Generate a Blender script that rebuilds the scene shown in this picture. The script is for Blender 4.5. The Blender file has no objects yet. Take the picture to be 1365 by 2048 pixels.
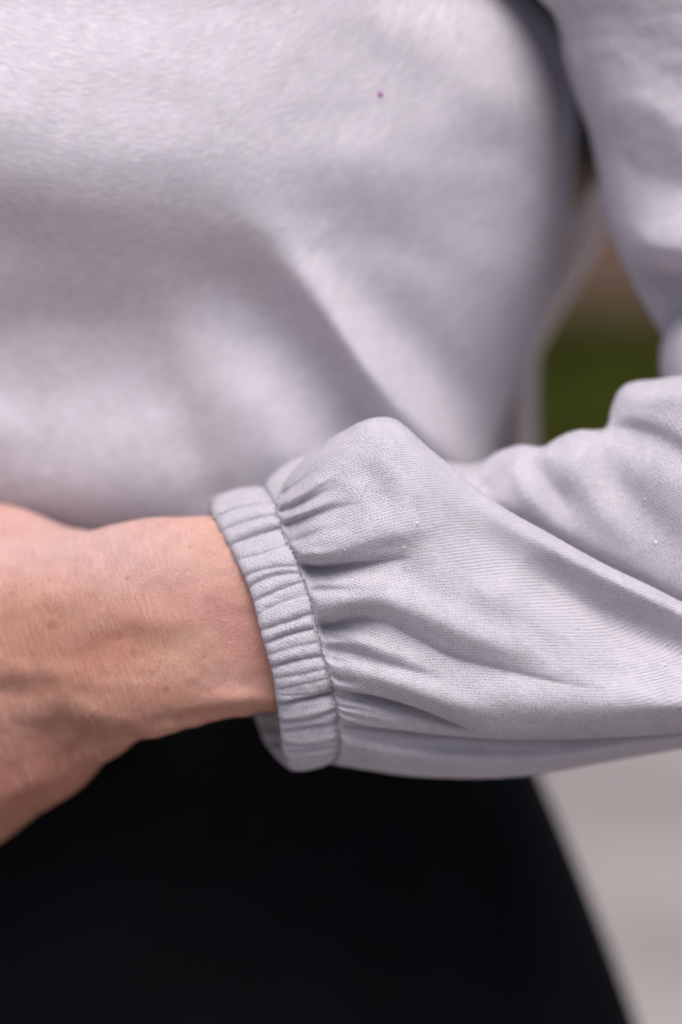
import bpy, math, random
import numpy as np
from mathutils import Vector
random.seed(4); rng = np.random.default_rng(4)
S = bpy.context.scene
COL = S.collection
R = math.radians

# ------------------------------------------------------------------ camera, light, exposure
TILT = R(12); FD = 745.0; LENS = 85.0
K = 36.0 / 2048 / LENS                       # tangent per photo pixel
FOC = np.array([0.0, 0.0, 0.98])
FWD = np.array([0, math.cos(TILT), -math.sin(TILT)])
UPV = np.array([0, math.sin(TILT), math.cos(TILT)])
CAM = FOC - FWD * FD / 1000
cam = bpy.data.cameras.new('camera'); co = bpy.data.objects.new('camera', cam); COL.objects.link(co)
co.location = CAM; co.rotation_euler = (R(90) - TILT, 0, 0)
cam.lens = LENS; cam.sensor_fit = 'VERTICAL'; cam.sensor_height = 36; cam.sensor_width = 24
cam.clip_start = 0.02; cam.clip_end = 3000
cam.dof.use_dof = True; cam.dof.focus_distance = (FD - 11) / 1000; cam.dof.aperture_fstop = 2.4
S.camera = co
SUN_EL, SUN_AZ = 65, 172                     # azimuth clockwise from +Y
w = bpy.data.worlds.new('World'); S.world = w; w.use_nodes = True
nt = w.node_tree; sky = nt.nodes.new('ShaderNodeTexSky'); sky.sky_type = 'NISHITA'; sky.sun_disc = False
sky.sun_elevation = R(SUN_EL); sky.sun_rotation = R(SUN_AZ)
sky.air_density = 0.7; sky.dust_density = 4.0; sky.ozone_density = 1.0
bg = nt.nodes['Background']; nt.links.new(sky.outputs[0], bg.inputs[0]); bg.inputs[1].default_value = 0.125
sl = bpy.data.lights.new('sun', 'SUN'); so = bpy.data.objects.new('sun', sl); COL.objects.link(so)
sl.energy = 2.5; sl.angle = R(42); sl.color = (1.0, 0.98, 0.955)
sd = Vector((math.sin(R(SUN_AZ)) * math.cos(R(SUN_EL)), math.cos(R(SUN_AZ)) * math.cos(R(SUN_EL)), math.sin(R(SUN_EL))))
so.rotation_euler = sd.to_track_quat('Z', 'Y').to_euler(); so.location = (-1, -2, 4)
S.view_settings.view_transform = 'Standard'; S.view_settings.look = 'None'
S.view_settings.exposure = 0.22; S.view_settings.gamma = 1.0; S.view_settings.use_curve_mapping = False
S.cycles.max_bounces = 8

# ------------------------------------------------------------------ helpers
def Wm(c):
    """(X right, D depth beyond focus, Z up) in mm in the reference frame -> metres in the world"""
    c = np.asarray(c, float)
    return FOC + (c[..., 0:1] * np.array([1, 0, 0]) + c[..., 1:2] * FWD + c[..., 2:3] * UPV) / 1000
def C(p):
    """(reference x, reference y, depth mm) -> mm frame"""
    p = np.asarray(p, float); s = K * (FD + p[..., 2])
    return np.stack([(p[..., 0] - 682.5) * s, p[..., 2], (1024 - p[..., 1]) * s], -1)
def Cinv(c):
    s = K * (FD + c[..., 1])
    return np.stack([c[..., 0] / s + 682.5, 1024 - c[..., 2] / s, c[..., 1]], -1)
def link(o, parent=None):
    COL.objects.link(o)
    if parent is not None: o.parent = parent
    return o
def mesh(name, V, F, mat=None, parent=None, uv=None, smooth=True):
    me = bpy.data.meshes.new(name); V = np.asarray(V, np.float32); F = np.asarray(F, np.int32)
    k = F.shape[1]
    me.vertices.add(len(V)); me.vertices.foreach_set('co', V.ravel())
    me.loops.add(F.size); me.loops.foreach_set('vertex_index', F.ravel())
    me.polygons.add(len(F)); me.polygons.foreach_set('loop_start', np.arange(0, F.size, k, dtype=np.int32))
    me.polygons.foreach_set('loop_total', np.full(len(F), k, np.int32))
    if smooth: me.polygons.foreach_set('use_smooth', np.ones(len(F), bool))
    me.update(calc_edges=True)
    if uv is not None:
        l = me.uv_layers.new(name='UVMap'); l.data.foreach_set('uv', np.asarray(uv, np.float32)[F.ravel()].ravel())
    if mat: me.materials.append(mat)
    return link(bpy.data.objects.new(name, me), parent)
def gridF(n, m, wrap_m=False, flip=False):
    """n rows, m columns -> quads"""
    i = np.arange(n - 1)[:, None]; j = np.arange(m if wrap_m else m - 1)[None, :]; j2 = (j + 1) % m
    q = np.stack([i * m + j, (i + 1) * m + j, (i + 1) * m + j2, i * m + j2], -1).reshape(-1, 4)
    return q[:, ::-1] if flip else q
def cr(P, t, T, closed=False):
    """non-uniform Catmull-Rom. P (n,...) at knots T(n) ascending; t query. closed: T has n+1 knots."""
    P = np.asarray(P, float); n = len(P); T = np.asarray(T, float)
    if closed:
        per = T[-1] - T[0]
        Pn = np.concatenate([P[-1:], P, P[:2]]); Tn = np.concatenate([[T[n - 1] - per], T, [T[1] + per]])
    else:
        Pn = np.concatenate([2 * P[:1] - P[1:2], P, 2 * P[-1:] - P[-2:-1]])
        Tn = np.concatenate([[2 * T[0] - T[1]], T, [2 * T[-1] - T[-2]]])
    m = np.gradient(Pn, axis=0)
    for a in range(1, len(Pn) - 1):
        h0 = Tn[a] - Tn[a - 1]; h1 = Tn[a + 1] - Tn[a]
        d0 = (Pn[a] - Pn[a - 1]) / h0; d1 = (Pn[a + 1] - Pn[a]) / h1
        m[a] = (h1 * d0 + h0 * d1) / (h0 + h1)
    i = np.clip(np.searchsorted(Tn, t, side='right') - 1, 1, len(Pn) - 3)
    h = Tn[i + 1] - Tn[i]; s = (t - Tn[i]) / h
    sh = (len(t),) + (1,) * (P.ndim - 1); s = s.reshape(sh); h = h.reshape(sh)
    return ((2*s**3 - 3*s**2 + 1) * Pn[i] + (s**3 - 2*s**2 + s) * h * m[i] + (-2*s**3 + 3*s**2) * Pn[i+1] + (s**3 - s**2) * h * m[i+1])
def resample(pts, t):
    P = np.asarray(pts, float); seg = np.linalg.norm(np.diff(P[:, :2], axis=0), axis=1) + 1e-6
    T = np.concatenate([[0], np.cumsum(seg)]); T /= T[-1]
    return cr(P, t, T)
def table(y, pts):
    a = np.asarray(pts, float); y = np.asarray(y, float)
    return cr(a[:, 1:], np.clip(y.ravel(), a[0, 0], a[-1, 0]), a[:, 0])[:, 0].reshape(y.shape) if a.shape[1] == 2 else cr(a[:, 1:], np.clip(y.ravel(), a[0, 0], a[-1, 0]), a[:, 0]).reshape(y.shape + (a.shape[1] - 1,))
def sst(a, b, x):
    t = np.clip((x - a) / (b - a), 0, 1); return t * t * (3 - 2 * t)
def near(X, Y, pts):
    """signed distance (positive = below a left-to-right line) and value interpolated along it"""
    best = np.full(X.shape, 1e9); sg = np.ones(X.shape); val = np.zeros(X.shape)
    for (x0, y0, h0), (x1, y1, h1) in zip(pts[:-1], pts[1:]):
        dx, dy = x1 - x0, y1 - y0; L2 = dx*dx + dy*dy
        t = np.clip(((X - x0) * dx + (Y - y0) * dy) / L2, 0, 1)
        rx, ry = X - (x0 + t*dx), Y - (y0 + t*dy); d = np.hypot(rx, ry)
        k = d < best; best = np.where(k, d, best); val = np.where(k, h0 + (h1 - h0) * t, val)
        sg = np.where(k, np.where(dx * ry - dy * rx >= 0, 1.0, -1.0), sg)
    return best * sg, val
def smoothpts(pts, n=8):
    P = np.asarray(pts, float)
    if len(P) < 3: return P
    return resample(P, np.linspace(0, 1, (len(P) - 1) * n + 1))
def fold(X, Y, pts, wn, wp, kind='g'):
    """relief of one fold, + towards the viewer; wn, wp = widths above and below the line"""
    s, h = near(X, Y, smoothpts(pts, 4)); wd = np.where(s > 0, wp, wn)
    if kind == 'g': return h * np.exp(-(s / wd) ** 2)
    if kind == 'c': return h * np.exp(-(np.sqrt(s * s + 4) - 2) / wd)
    if kind == 'l': return h / (1 + (s / wd) ** 2)
def blob(X, Y, x, y, sx, sy, h, rot=0):
    c, s = math.cos(R(rot)), math.sin(R(rot)); a = (X - x) * c + (Y - y) * s; b = -(X - x) * s + (Y - y) * c
    return h * np.exp(-(a / sx) ** 2 - (b / sy) ** 2)
class VN:
    """smooth value noise in 2-D"""
    def __init__(s, seed): s.g = np.random.default_rng(seed).uniform(-1, 1, (256, 256))
    def __call__(s, x, y):
        xi = np.floor(x).astype(int); yi = np.floor(y).astype(int); fx = x - xi; fy = y - yi
        fx = fx*fx*(3-2*fx); fy = fy*fy*(3-2*fy); g = s.g
        a = g[xi & 255, yi & 255]; b = g[(xi+1) & 255, yi & 255]; c = g[xi & 255, (yi+1) & 255]; d = g[(xi+1) & 255, (yi+1) & 255]
        return (a*(1-fx) + b*fx)*(1-fy) + (c*(1-fx) + d*fx)*fy
def lap(G, it, wrap=True, lock=None):
    for _ in range(it):
        A = G.copy()
        n = np.roll(G, 1, 1) + np.roll(G, -1, 1)
        A[1:-1] = (G[1:-1] * 2 + G[:-2] + G[2:] + n[1:-1] * 1.0) / 6.0
        if not wrap: A[:, 0] = G[:, 0]; A[:, -1] = G[:, -1]
        G = A
    return G
def gnormal(G, wrap=True):
    du = np.gradient(G, axis=0)
    dv = (np.roll(G, -1, 1) - np.roll(G, 1, 1)) if wrap else np.gradient(G, axis=1)
    n = np.cross(dv, du); return n / (np.linalg.norm(n, axis=-1, keepdims=True) + 1e-9)
def arcuv(G):
    du = np.linalg.norm(np.diff(G, axis=0), axis=-1); U = np.concatenate([np.zeros((1, G.shape[1])), np.cumsum(du, 0)])
    dv = np.linalg.norm(np.diff(G, axis=1), axis=-1); Vv = np.concatenate([np.zeros((G.shape[0], 1)), np.cumsum(dv, 1)], 1)
    return U, Vv

# ------------------------------------------------------------------ materials
class NT:
    def __init__(s, name):
        s.m = bpy.data.materials.new(name); s.m.use_nodes = True; s.t = s.m.node_tree
        s.b = s.t.nodes['Principled BSDF']; s.out = s.t.nodes['Material Output']
    def n(s, kind, **kw):
        x = s.t.nodes.new(kind)
        for k, v in kw.items(): setattr(x, k, v)
        return x
    def set(s, sock, v):
        if hasattr(v, 'is_output') or isinstance(v, bpy.types.NodeSocket): s.t.links.new(v, sock)
        else: sock.default_value = v
    def m2(s, op, a, b=0.0, c=None, clamp=False):
        x = s.n('ShaderNodeMath', operation=op); x.use_clamp = clamp; s.set(x.inputs[0], a); s.set(x.inputs[1], b)
        if c is not None: s.set(x.inputs[2], c)
        return x.outputs[0]
    def noise(s, vec, scale, detail=3, rough=0.5, dist=0.0):
        x = s.n('ShaderNodeTexNoise'); s.t.links.new(vec, x.inputs['Vector']); x.inputs['Scale'].default_value = scale
        x.inputs['Detail'].default_value = detail; x.inputs['Roughness'].default_value = rough; x.inputs['Distortion'].default_value = dist
        return x.outputs[0]
    def map(s, vec, scale=(1,1,1), rot=(0,0,0), loc=(0,0,0)):
        x = s.n('ShaderNodeMapping'); s.t.links.new(vec, x.inputs[0]); x.inputs['Scale'].default_value = scale
        x.inputs['Rotation'].default_value = rot; x.inputs['Location'].default_value = loc; return x.outputs[0]
    def rng(s, v, a, b, c=0.0, d=1.0, smooth=True):
        x = s.n('ShaderNodeMapRange'); x.interpolation_type = 'SMOOTHSTEP' if smooth else 'LINEAR'
        s.set(x.inputs[0], v)
        for i, q in enumerate((a, b, c, d)): x.inputs[i + 1].default_value = q
        return x.outputs[0]
    def mix(s, f, a, b, mode='MIX'):
        x = s.n('ShaderNodeMix', data_type='RGBA', blend_type=mode); s.set(x.inputs[0], f)
        s.set(x.inputs[6], a); s.set(x.inputs[7], b); return x.outputs[2]
    def bump(s, h, dist, strength=1.0, prev=None):
        x = s.n('ShaderNodeBump'); x.inputs['Distance'].default_value = dist; x.inputs['Strength'].default_value = strength
        s.set(x.inputs['Height'], h)
        if prev is not None: s.t.links.new(prev, x.inputs['Normal'])
        return x.outputs[0]
def knit_mat(name, col, dark, depth=0.00022, hole=0.42, brushed=False):
    t = NT(name); uv = t.n('ShaderNodeUVMap').outputs[0]          # UV in millimetres
    wob = t.n('ShaderNodeTexNoise'); t.t.links.new(uv, wob.inputs['Vector']); wob.inputs['Scale'].default_value = 0.35; wob.inputs['Detail'].default_value = 2
    v1 = t.n('ShaderNodeVectorMath', operation='SUBTRACT'); t.t.links.new(wob.outputs[1], v1.inputs[0]); v1.inputs[1].default_value = (.5, .5, .5)
    v2 = t.n('ShaderNodeVectorMath', operation='MULTIPLY_ADD'); t.t.links.new(v1.outputs[0], v2.inputs[0]); v2.inputs[1].default_value = (.5, .35, 0); t.t.links.new(uv, v2.inputs[2])
    sep = t.n('ShaderNodeSeparateXYZ'); t.t.links.new(v2.outputs[0], sep.inputs[0])
    r = t.m2('DIVIDE', sep.outputs[1], 0.80); row = t.m2('FLOOR', r)
    half = t.m2('MULTIPLY', t.m2('MODULO', row, 2.0), 0.5)
    rnd = t.n('ShaderNodeTexWhiteNoise', noise_dimensions='1D'); t.t.links.new(row, rnd.inputs['W'])
    u = t.m2('ADD', t.m2('ADD', t.m2('DIVIDE', sep.outputs[0], 1.42), half), t.m2('MULTIPLY', rnd.outputs[0], 0.5))
    fu = t.m2('SUBTRACT', t.m2('FRACT', u), 0.5); fv = t.m2('SUBTRACT', t.m2('FRACT', r), 0.5)
    a = t.m2('DIVIDE', fu, 0.44); b = t.m2('DIVIDE', t.m2('ADD', fv, t.m2('MULTIPLY', fu, -0.35)), 0.30)
    d = t.m2('SQRT', t.m2('ADD', t.m2('MULTIPLY', a, a), t.m2('MULTIPLY', b, b)))
    fib = t.noise(uv, 3.2, 3, 0.7)
    d = t.m2('ADD', d, t.m2('MULTIPLY', t.m2('SUBTRACT', fib, 0.5), 1.0))
    h = t.rng(d, 1.0, 0.35)                                        # 1 inside a loop opening
    big = t.noise(t.map(uv, (1, 1.6, 1)), 0.07, 4, 0.6); mid = t.noise(t.map(uv, (.55, 1.5, 1) if brushed else (.6, 1.5, 1)), 0.55 if brushed else 0.6, 4, 0.65); flk = t.noise(uv, 2.0, 2, 0.8)
    vis = t.rng(t.noise(uv, 0.16, 4, 0.7), 0.36, 0.62, 0.40, 1.0) if not brushed else 0.12
    hv = t.m2('MULTIPLY', h, vis)
    c = t.mix(t.rng(big, 0.35, 0.65), tuple(x * 0.95 for x in col) + (1,), tuple(min(1, x * 1.04) for x in col) + (1,))
    c = t.mix(t.m2('MULTIPLY', t.rng(mid, 0.35, 0.7), 0.4 if brushed else 0.3), c, (min(1, col[0] * 1.16), min(1, col[1] * 1.17), min(1, col[2] * 1.13), 1))
    c = t.mix(t.m2('MULTIPLY', t.rng(flk, 0.6, 0.78), 0.3), c, (.86, .85, .88, 1))
    h1 = t.noise(t.map(uv, (.26, 1.25, 1) if brushed else (.45, 1.3, 1), (0, 0, .06 if brushed else .2)), .8 if brushed else .9, 5, .75); h2 = t.noise(t.map(uv, (.8, 1.6, 1), (0, 0, -.3)), 2.6, 3, .7)
    c = t.mix(t.m2('MULTIPLY', t.rng(h1, .50, .36), .42 if brushed else .20), c, tuple(x * .62 for x in col) + (1,))
    c = t.mix(t.m2('MULTIPLY', t.rng(h1, .52, .66), .48 if brushed else .24), c, (.80, .78, .80, 1))
    c = t.mix(t.m2('MULTIPLY', t.rng(h2, .50, .36), .38), c, tuple(x * .55 for x in col) + (1,))
    c = t.mix(t.m2('MULTIPLY', hv, hole), c, tuple(dark) + (1,))
    t.t.links.new(c, t.b.inputs['Base Color'])
    t.b.inputs['Roughness'].default_value = 0.95; t.b.inputs['Specular IOR Level'].default_value = 0.05
    t.b.inputs['Sheen Weight'].default_value = 0.10; t.b.inputs['Sheen Roughness'].default_value = 0.5; t.b.inputs['Sheen Tint'].default_value = (.95, .93, 1, 1)
    hh = t.m2('ADD', t.m2('MULTIPLY', hv, -1.0), t.m2('MULTIPLY', fib, 0.55))
    t.t.links.new(t.bump(hh, depth * (.25 if brushed else 1.0), 1.0, t.bump(mid, 0.00015 if brushed else .0006, 0.5)), t.b.inputs['Normal'])
    return t.m
def plain(name, col, rough=0.8, noise=None, spec=0.3):
    t = NT(name); t.b.inputs['Roughness'].default_value = rough; t.b.inputs['Specular IOR Level'].default_value = spec
    if noise:
        v = t.n('ShaderNodeTexCoord').outputs['Object']; c2, sc = noise
        f = t.rng(t.noise(v, sc, 5, 0.6), 0.35, 0.65)
        t.t.links.new(t.mix(f, tuple(col) + (1,), tuple(c2) + (1,)), t.b.inputs['Base Color'])
        t.t.links.new(t.bump(t.noise(v, sc * 6, 4, 0.6), 0.01 / sc if sc > 1 else 0.01, 0.4), t.b.inputs['Normal'])
    else: t.b.inputs['Base Color'].default_value = tuple(col) + (1,)
    return t.m
KNIT = knit_mat('lilac_grey_knit', (.545, .510, .558), (.15, .13, .17))
FLEECE = knit_mat('lilac_grey_brushed_knit', (.548, .512, .562), (.20, .175, .235), brushed=True)
FIBRE = plain('pale_fibre', (.66, .64, .70), 0.95)
KNIT_BOUNCE = plain('bounce_lit_knit', (.64, .55, .51), 0.95)  # sweatshirt back: light bounced off the pavement put into a warmer, paler colour
THREAD = plain('grey_thread', (.22, .22, .27), 0.8)
LINT = plain('white_lint', (.74, .72, .74), 0.9)
SPECK = plain('purple_speck', (.32, .08, .28), 0.9)

# black trousers cloth: smooth weave, faint blue-black
t = NT('black_cloth'); v = t.n('ShaderNodeTexCoord').outputs['Object']
t.t.links.new(t.mix(t.rng(t.noise(v, 14, 4, .6), .3, .7), (.0018, .0021, .0032, 1), (.0028, .0034, .0052, 1)), t.b.inputs['Base Color'])
t.b.inputs['Roughness'].default_value = .8; t.b.inputs['Specular IOR Level'].default_value = .08
t.b.inputs['Sheen Weight'].default_value = .006
t.t.links.new(t.bump(t.noise(v, 900, 2, .6), .0003, .5), t.b.inputs['Normal']); BLACK = t.m

# skin
t = NT('skin'); uv = t.n('ShaderNodeUVMap').outputs[0]
at = t.n('ShaderNodeAttribute'); at.attribute_name = 'tone'
fine = t.noise(t.map(t.map(uv, (1, 1, 1), (0, 0, R(-20))), (1.35, .75, 1)), 1.7, 5, 0.75); med = t.noise(uv, 0.22, 4, 0.6)
c = t.mix(t.m2('MULTIPLY', t.rng(med, .35, .7), .35), at.outputs['Color'], (.90, .78, .74, 1), 'MULTIPLY')
c = t.mix(t.m2('MULTIPLY', t.rng(fine, .46, .64), .55), c, (.80, .62, .56, 1), 'MULTIPLY')
fl2 = t.noise(t.map(t.map(uv, (1, 1, 1), (0, 0, R(35))), (1.5, .7, 1), (0, 0, 0), (9, 3, 0)), 1.4, 4, .75)
c = t.mix(t.m2('MULTIPLY', t.rng(fl2, .52, .66), .30), c, (.78, .56, .53, 1))
vor = t.n('ShaderNodeTexVoronoi'); t.t.links.new(uv, vor.inputs['Vector']); vor.inputs['Scale'].default_value = .22
sp = t.m2('MULTIPLY', t.rng(vor.outputs['Distance'], .13, .04), t.rng(t.n('ShaderNodeTexNoise').outputs[0], 0, 1, .8, .8))
gate = t.n('ShaderNodeSeparateColor'); t.t.links.new(vor.outputs['Color'], gate.inputs[0])
sp = t.m2('MULTIPLY', sp, t.m2('GREATER_THAN', gate.outputs[0], .55))
FRE = [(333,1378,1.0,.95),(484,1406,.5,.8),(240,1270,.8,.5),(101,1250,1.6,.7),(257,1155,.9,.5),(217,1274,.8,.6),(148,1122,.7,.5),(320,1242,.5,.6),(322,1322,.5,.6),(392,1221,.5,.5),(18,1190,.9,.4)]
sepu = t.n('ShaderNodeSeparateXYZ'); t.t.links.new(uv, sepu.inputs[0])
for (fx, fy, fr, fs) in FRE:
    X0, _, Z0 = C((fx, fy, 5)); dx = t.m2('SUBTRACT', sepu.outputs[0], float(X0)); dz = t.m2('SUBTRACT', sepu.outputs[1], float(Z0))
    dd = t.m2('SQRT', t.m2('ADD', t.m2('MULTIPLY', dx, dx), t.m2('MULTIPLY', dz, dz)))
    sp = t.m2('MAXIMUM', sp, t.rng(t.m2('ADD', dd, t.m2('MULTIPLY', fine, .5)), fr * 1.5 + .3, .2, 0, fs))
c = t.mix(t.m2('MULTIPLY', sp, .9), c, (.40, .15, .09, 1))
lnc = t.noise(t.map(t.map(uv, (1, 1, 1), (0, 0, R(-15))), (1.5, .10, 1)), 1.0, 3, .6, .3); wlc = t.rng(sepu.outputs[0], -35, -60, 0.0, 1.0)
c = t.mix(t.m2('MULTIPLY', t.m2('MULTIPLY', t.rng(lnc, .56, .66), wlc), .28), c, (.72, .52, .47, 1))
t.t.links.new(c, t.b.inputs['Base Color'])
t.b.inputs['Roughness'].default_value = .55; t.b.inputs['Specular IOR Level'].default_value = .3
t.b.inputs['Subsurface Weight'].default_value = .14; t.b.inputs['Subsurface Radius'].default_value = (1, .35, .2); t.b.inputs['Subsurface Scale'].default_value = .003
ln = t.noise(t.map(t.map(uv, (1, 1, 1), (0, 0, R(-15))), (1.5, .16, 1)), .8, 3, .6, .3)      # lines across the wrist
wl = t.rng(sepu.outputs[0], -40, -62, 0.15, 1.0)
vr = t.n('ShaderNodeTexVoronoi', feature='DISTANCE_TO_EDGE'); t.t.links.new(t.map(uv, (1.0, 1.8, 1), (0, 0, R(20))), vr.inputs['Vector']); vr.inputs['Scale'].default_value = 1.15
b1 = t.bump(t.m2('MULTIPLY', ln, wl), .0012, .6)
b2 = t.bump(t.rng(vr.outputs['Distance'], 0, .25), .00015, .8, b1)
b3 = t.bump(t.noise(t.map(t.map(uv, (1, 1, 1), (0, 0, R(20))), (.8, 1.9, 1)), 1.1, 4, .7), .0005, .6, b2)
t.t.links.new(b3, t.b.inputs['Normal']); SKIN = t.m

# ------------------------------------------------------------------ setting
def sheet(name, x0, x1, y0, y1, z0, z1, mat, n=2, m=2):
    xs = np.linspace(x0, x1, n); ys = np.linspace(y0, y1, m); V = [(x, y, z1) for y in ys for x in xs]
    F = [(j*n+i, j*n+i+1, (j+1)*n+i+1, (j+1)*n+i) for j in range(m-1) for i in range(n-1)]
    k = len(V); V += [(x0, y0, z0), (x1, y0, z0), (x1, y1, z0), (x0, y1, z0)]
    a, b, c_, d = 0, n-1, (m-1)*n+n-1, (m-1)*n
    F += [(k, k+1, b, a), (k+1, k+2, c_, b), (k+2, k+3, d, c_), (k+3, k, a, d)]
    o = mesh(name, V, F, mat, smooth=False); o['kind'] = 'structure'; return o
SOIL = plain('soil', (.060, .045, .030), .95, ((.035, .028, .018), 3.0))
CONC = plain('pale_concrete', (.31, .275, .262), .9, ((.215, .19, .182), 2.2))
MULCH = plain('brown_mulch', (.110, .062, .045), .95, ((.05, .03, .022), 5.0))
TURF = plain('turf', (.028, .036, .002), .95, ((.050, .036, .008), .9), .03)
GRASS = plain('grass_blade', (.022, .028, .002), .9, ((.075, .085, .004), .8), .03)
LEAF = plain('dark_leaf', (.020, .022, .013), .7, ((.010, .010, .009), 3.0))
BARK = plain('bark', (.05, .035, .028), .9)
sheet('ground', -400, 400, -400, 600, -1.0, 0.0, SOIL)
sheet('pavement', -14, 14, -9, 2.95, -0.05, 0.03, CONC, 8, 8)
sheet('kerb', -14, 14, 2.955, 3.10, -0.05, 0.07, plain('kerb_concrete', (.30, .28, .27), .9, ((.25, .23, .22), 4.0)))
def mottled(name, cols, sp):
    t = NT(name); v = t.map(t.n('ShaderNodeTexCoord').outputs['Object'], (2.6, .9, 1), (0, 0, 0), (3.1, .4, 0))
    a = t.mix(t.rng(t.noise(v, 1.0, 3, .6), .42, .58), cols[0] + (1,), cols[1] + (1,))
    v2 = t.map(t.n('ShaderNodeTexCoord').outputs['Object'], (2.0, 1.2, 1), (0, 0, 0), (7.7, 2.0, 0))
    t.t.links.new(t.mix(t.rng(t.noise(v2, 1.1, 3, .6), .50, .66), a, cols[2] + (1,)), t.b.inputs['Base Color'])
    t.b.inputs['Roughness'].default_value = .95; t.b.inputs['Specular IOR Level'].default_value = sp; return t.m
TURF = mottled('turf', ((.014, .015, .004), (.036, .046, .005), (.065, .043, .017)), .03)
GRASS = mottled('grass_blade', ((.014, .015, .005), (.055, .070, .008), (.070, .050, .020)), .03)
sheet('lawn_soil', -14, 14, 3.105, 8.2, -0.05, 0.02, TURF)
sheet('mulch_bed', -14, 14, 8.205, 15.5, -0.05, 0.035, MULCH)
# grass blades
n = 42000; bx = rng.uniform(-5, 6, n); by = 3.15 + 5.0 * rng.random(n) ; h = rng.uniform(.03, .09, n); an = rng.uniform(0, 6.28, n); ww = .006
lean = rng.normal(0, .025, (n, 2)); b0 = np.stack([bx - np.cos(an)*ww, by - np.sin(an)*ww, np.full(n, .019)], 1); b1_ = np.stack([bx + np.cos(an)*ww, by + np.sin(an)*ww, np.full(n, .019)], 1)
tp = np.stack([bx + lean[:, 0], by + lean[:, 1], .02 + h], 1)
V = np.stack([b0, b1_, tp], 1).reshape(-1, 3); o = mesh('grass', V, np.arange(3*n).reshape(-1, 3), GRASS, smooth=False); o['kind'] = 'stuff'; o['label'] = 'blurred green lawn grass behind the bent arm'; o['category'] = 'grass'
def shrub(x, y, rx, hgt, seed, label):
    r_ = np.random.default_rng(seed); e = bpy.data.objects.new('shrub', None); link(e); e.location = (x, y, 0.035)
    e['label'] = label; e['category'] = 'shrub'
    n = 22000; d = r_.normal(size=(n, 3)); d /= np.linalg.norm(d, axis=1, keepdims=True); rad = r_.random(n) ** .33
    lump = 1 + .18*np.sin(d[:, 0]*5 + seed) + .15*np.sin(d[:, 2]*7 + seed*2) ; c = d * (rad*lump)[:, None] * np.array([rx, rx*.8, hgt/2]); c[:, 2] += hgt/2
    c[:, 2] = np.maximum(c[:, 2], .05)
    a = r_.normal(size=(n, 3)); a /= np.linalg.norm(a, axis=1, keepdims=True); b = np.cross(a, r_.normal(size=(n, 3))); b /= np.linalg.norm(b, axis=1, keepdims=True)
    V = np.stack([c - a*.09, c + b*.045, c + a*.09, c - b*.045], 1).reshape(-1, 3)
    f = mesh('foliage', V, np.arange(4*n).reshape(-1, 4), LEAF, e, smooth=False); f['kind'] = 'stuff'
    vs = []; fs = []
    for s_ in range(5):
        tx, ty = r_.normal(0, rx*.35, 2); th = np.linspace(0, 6.28, 6, endpoint=False)
        for (px_, py_, pz, rr) in ((0, 0, 0, .05), (tx*.5, ty*.5, hgt*.4, .03), (tx, ty, hgt*.8, .01)):
            for a_ in th: vs.append((px_ + rr*math.cos(a_), py_ + rr*math.sin(a_), pz))
        k = s_*18
        for q in range(2):
            for j in range(6): fs.append((k+q*6+j, k+q*6+(j+1) % 6, k+(q+1)*6+(j+1) % 6, k+(q+1)*6+j))
    mesh('stem', vs, fs, BARK, e)
shrub(1.6, 15.6, 4.6, 3.5, 3, 'dark leafy shrub behind the mulch bed, seen in the gap between torso and upper sleeve')

# ------------------------------------------------------------------ the person
person = bpy.data.objects.new('person', None); link(person); person.location = (0, 0.1, 0)
person['label'] = 'person in a lilac grey sweatshirt and black trousers, forearm bent across the waist'; person['category'] = 'person'
bpy.context.view_layer.update()
PL = np.array([0, 0.1, 0])
def part(name, V, F, mat, parent=person, uv=None, smooth=True):
    """V in world metres; children keep coordinates relative to the person's base"""
    V = np.asarray(V, float) - PL
    return mesh(name, V, F, mat, parent, uv, smooth)

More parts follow.
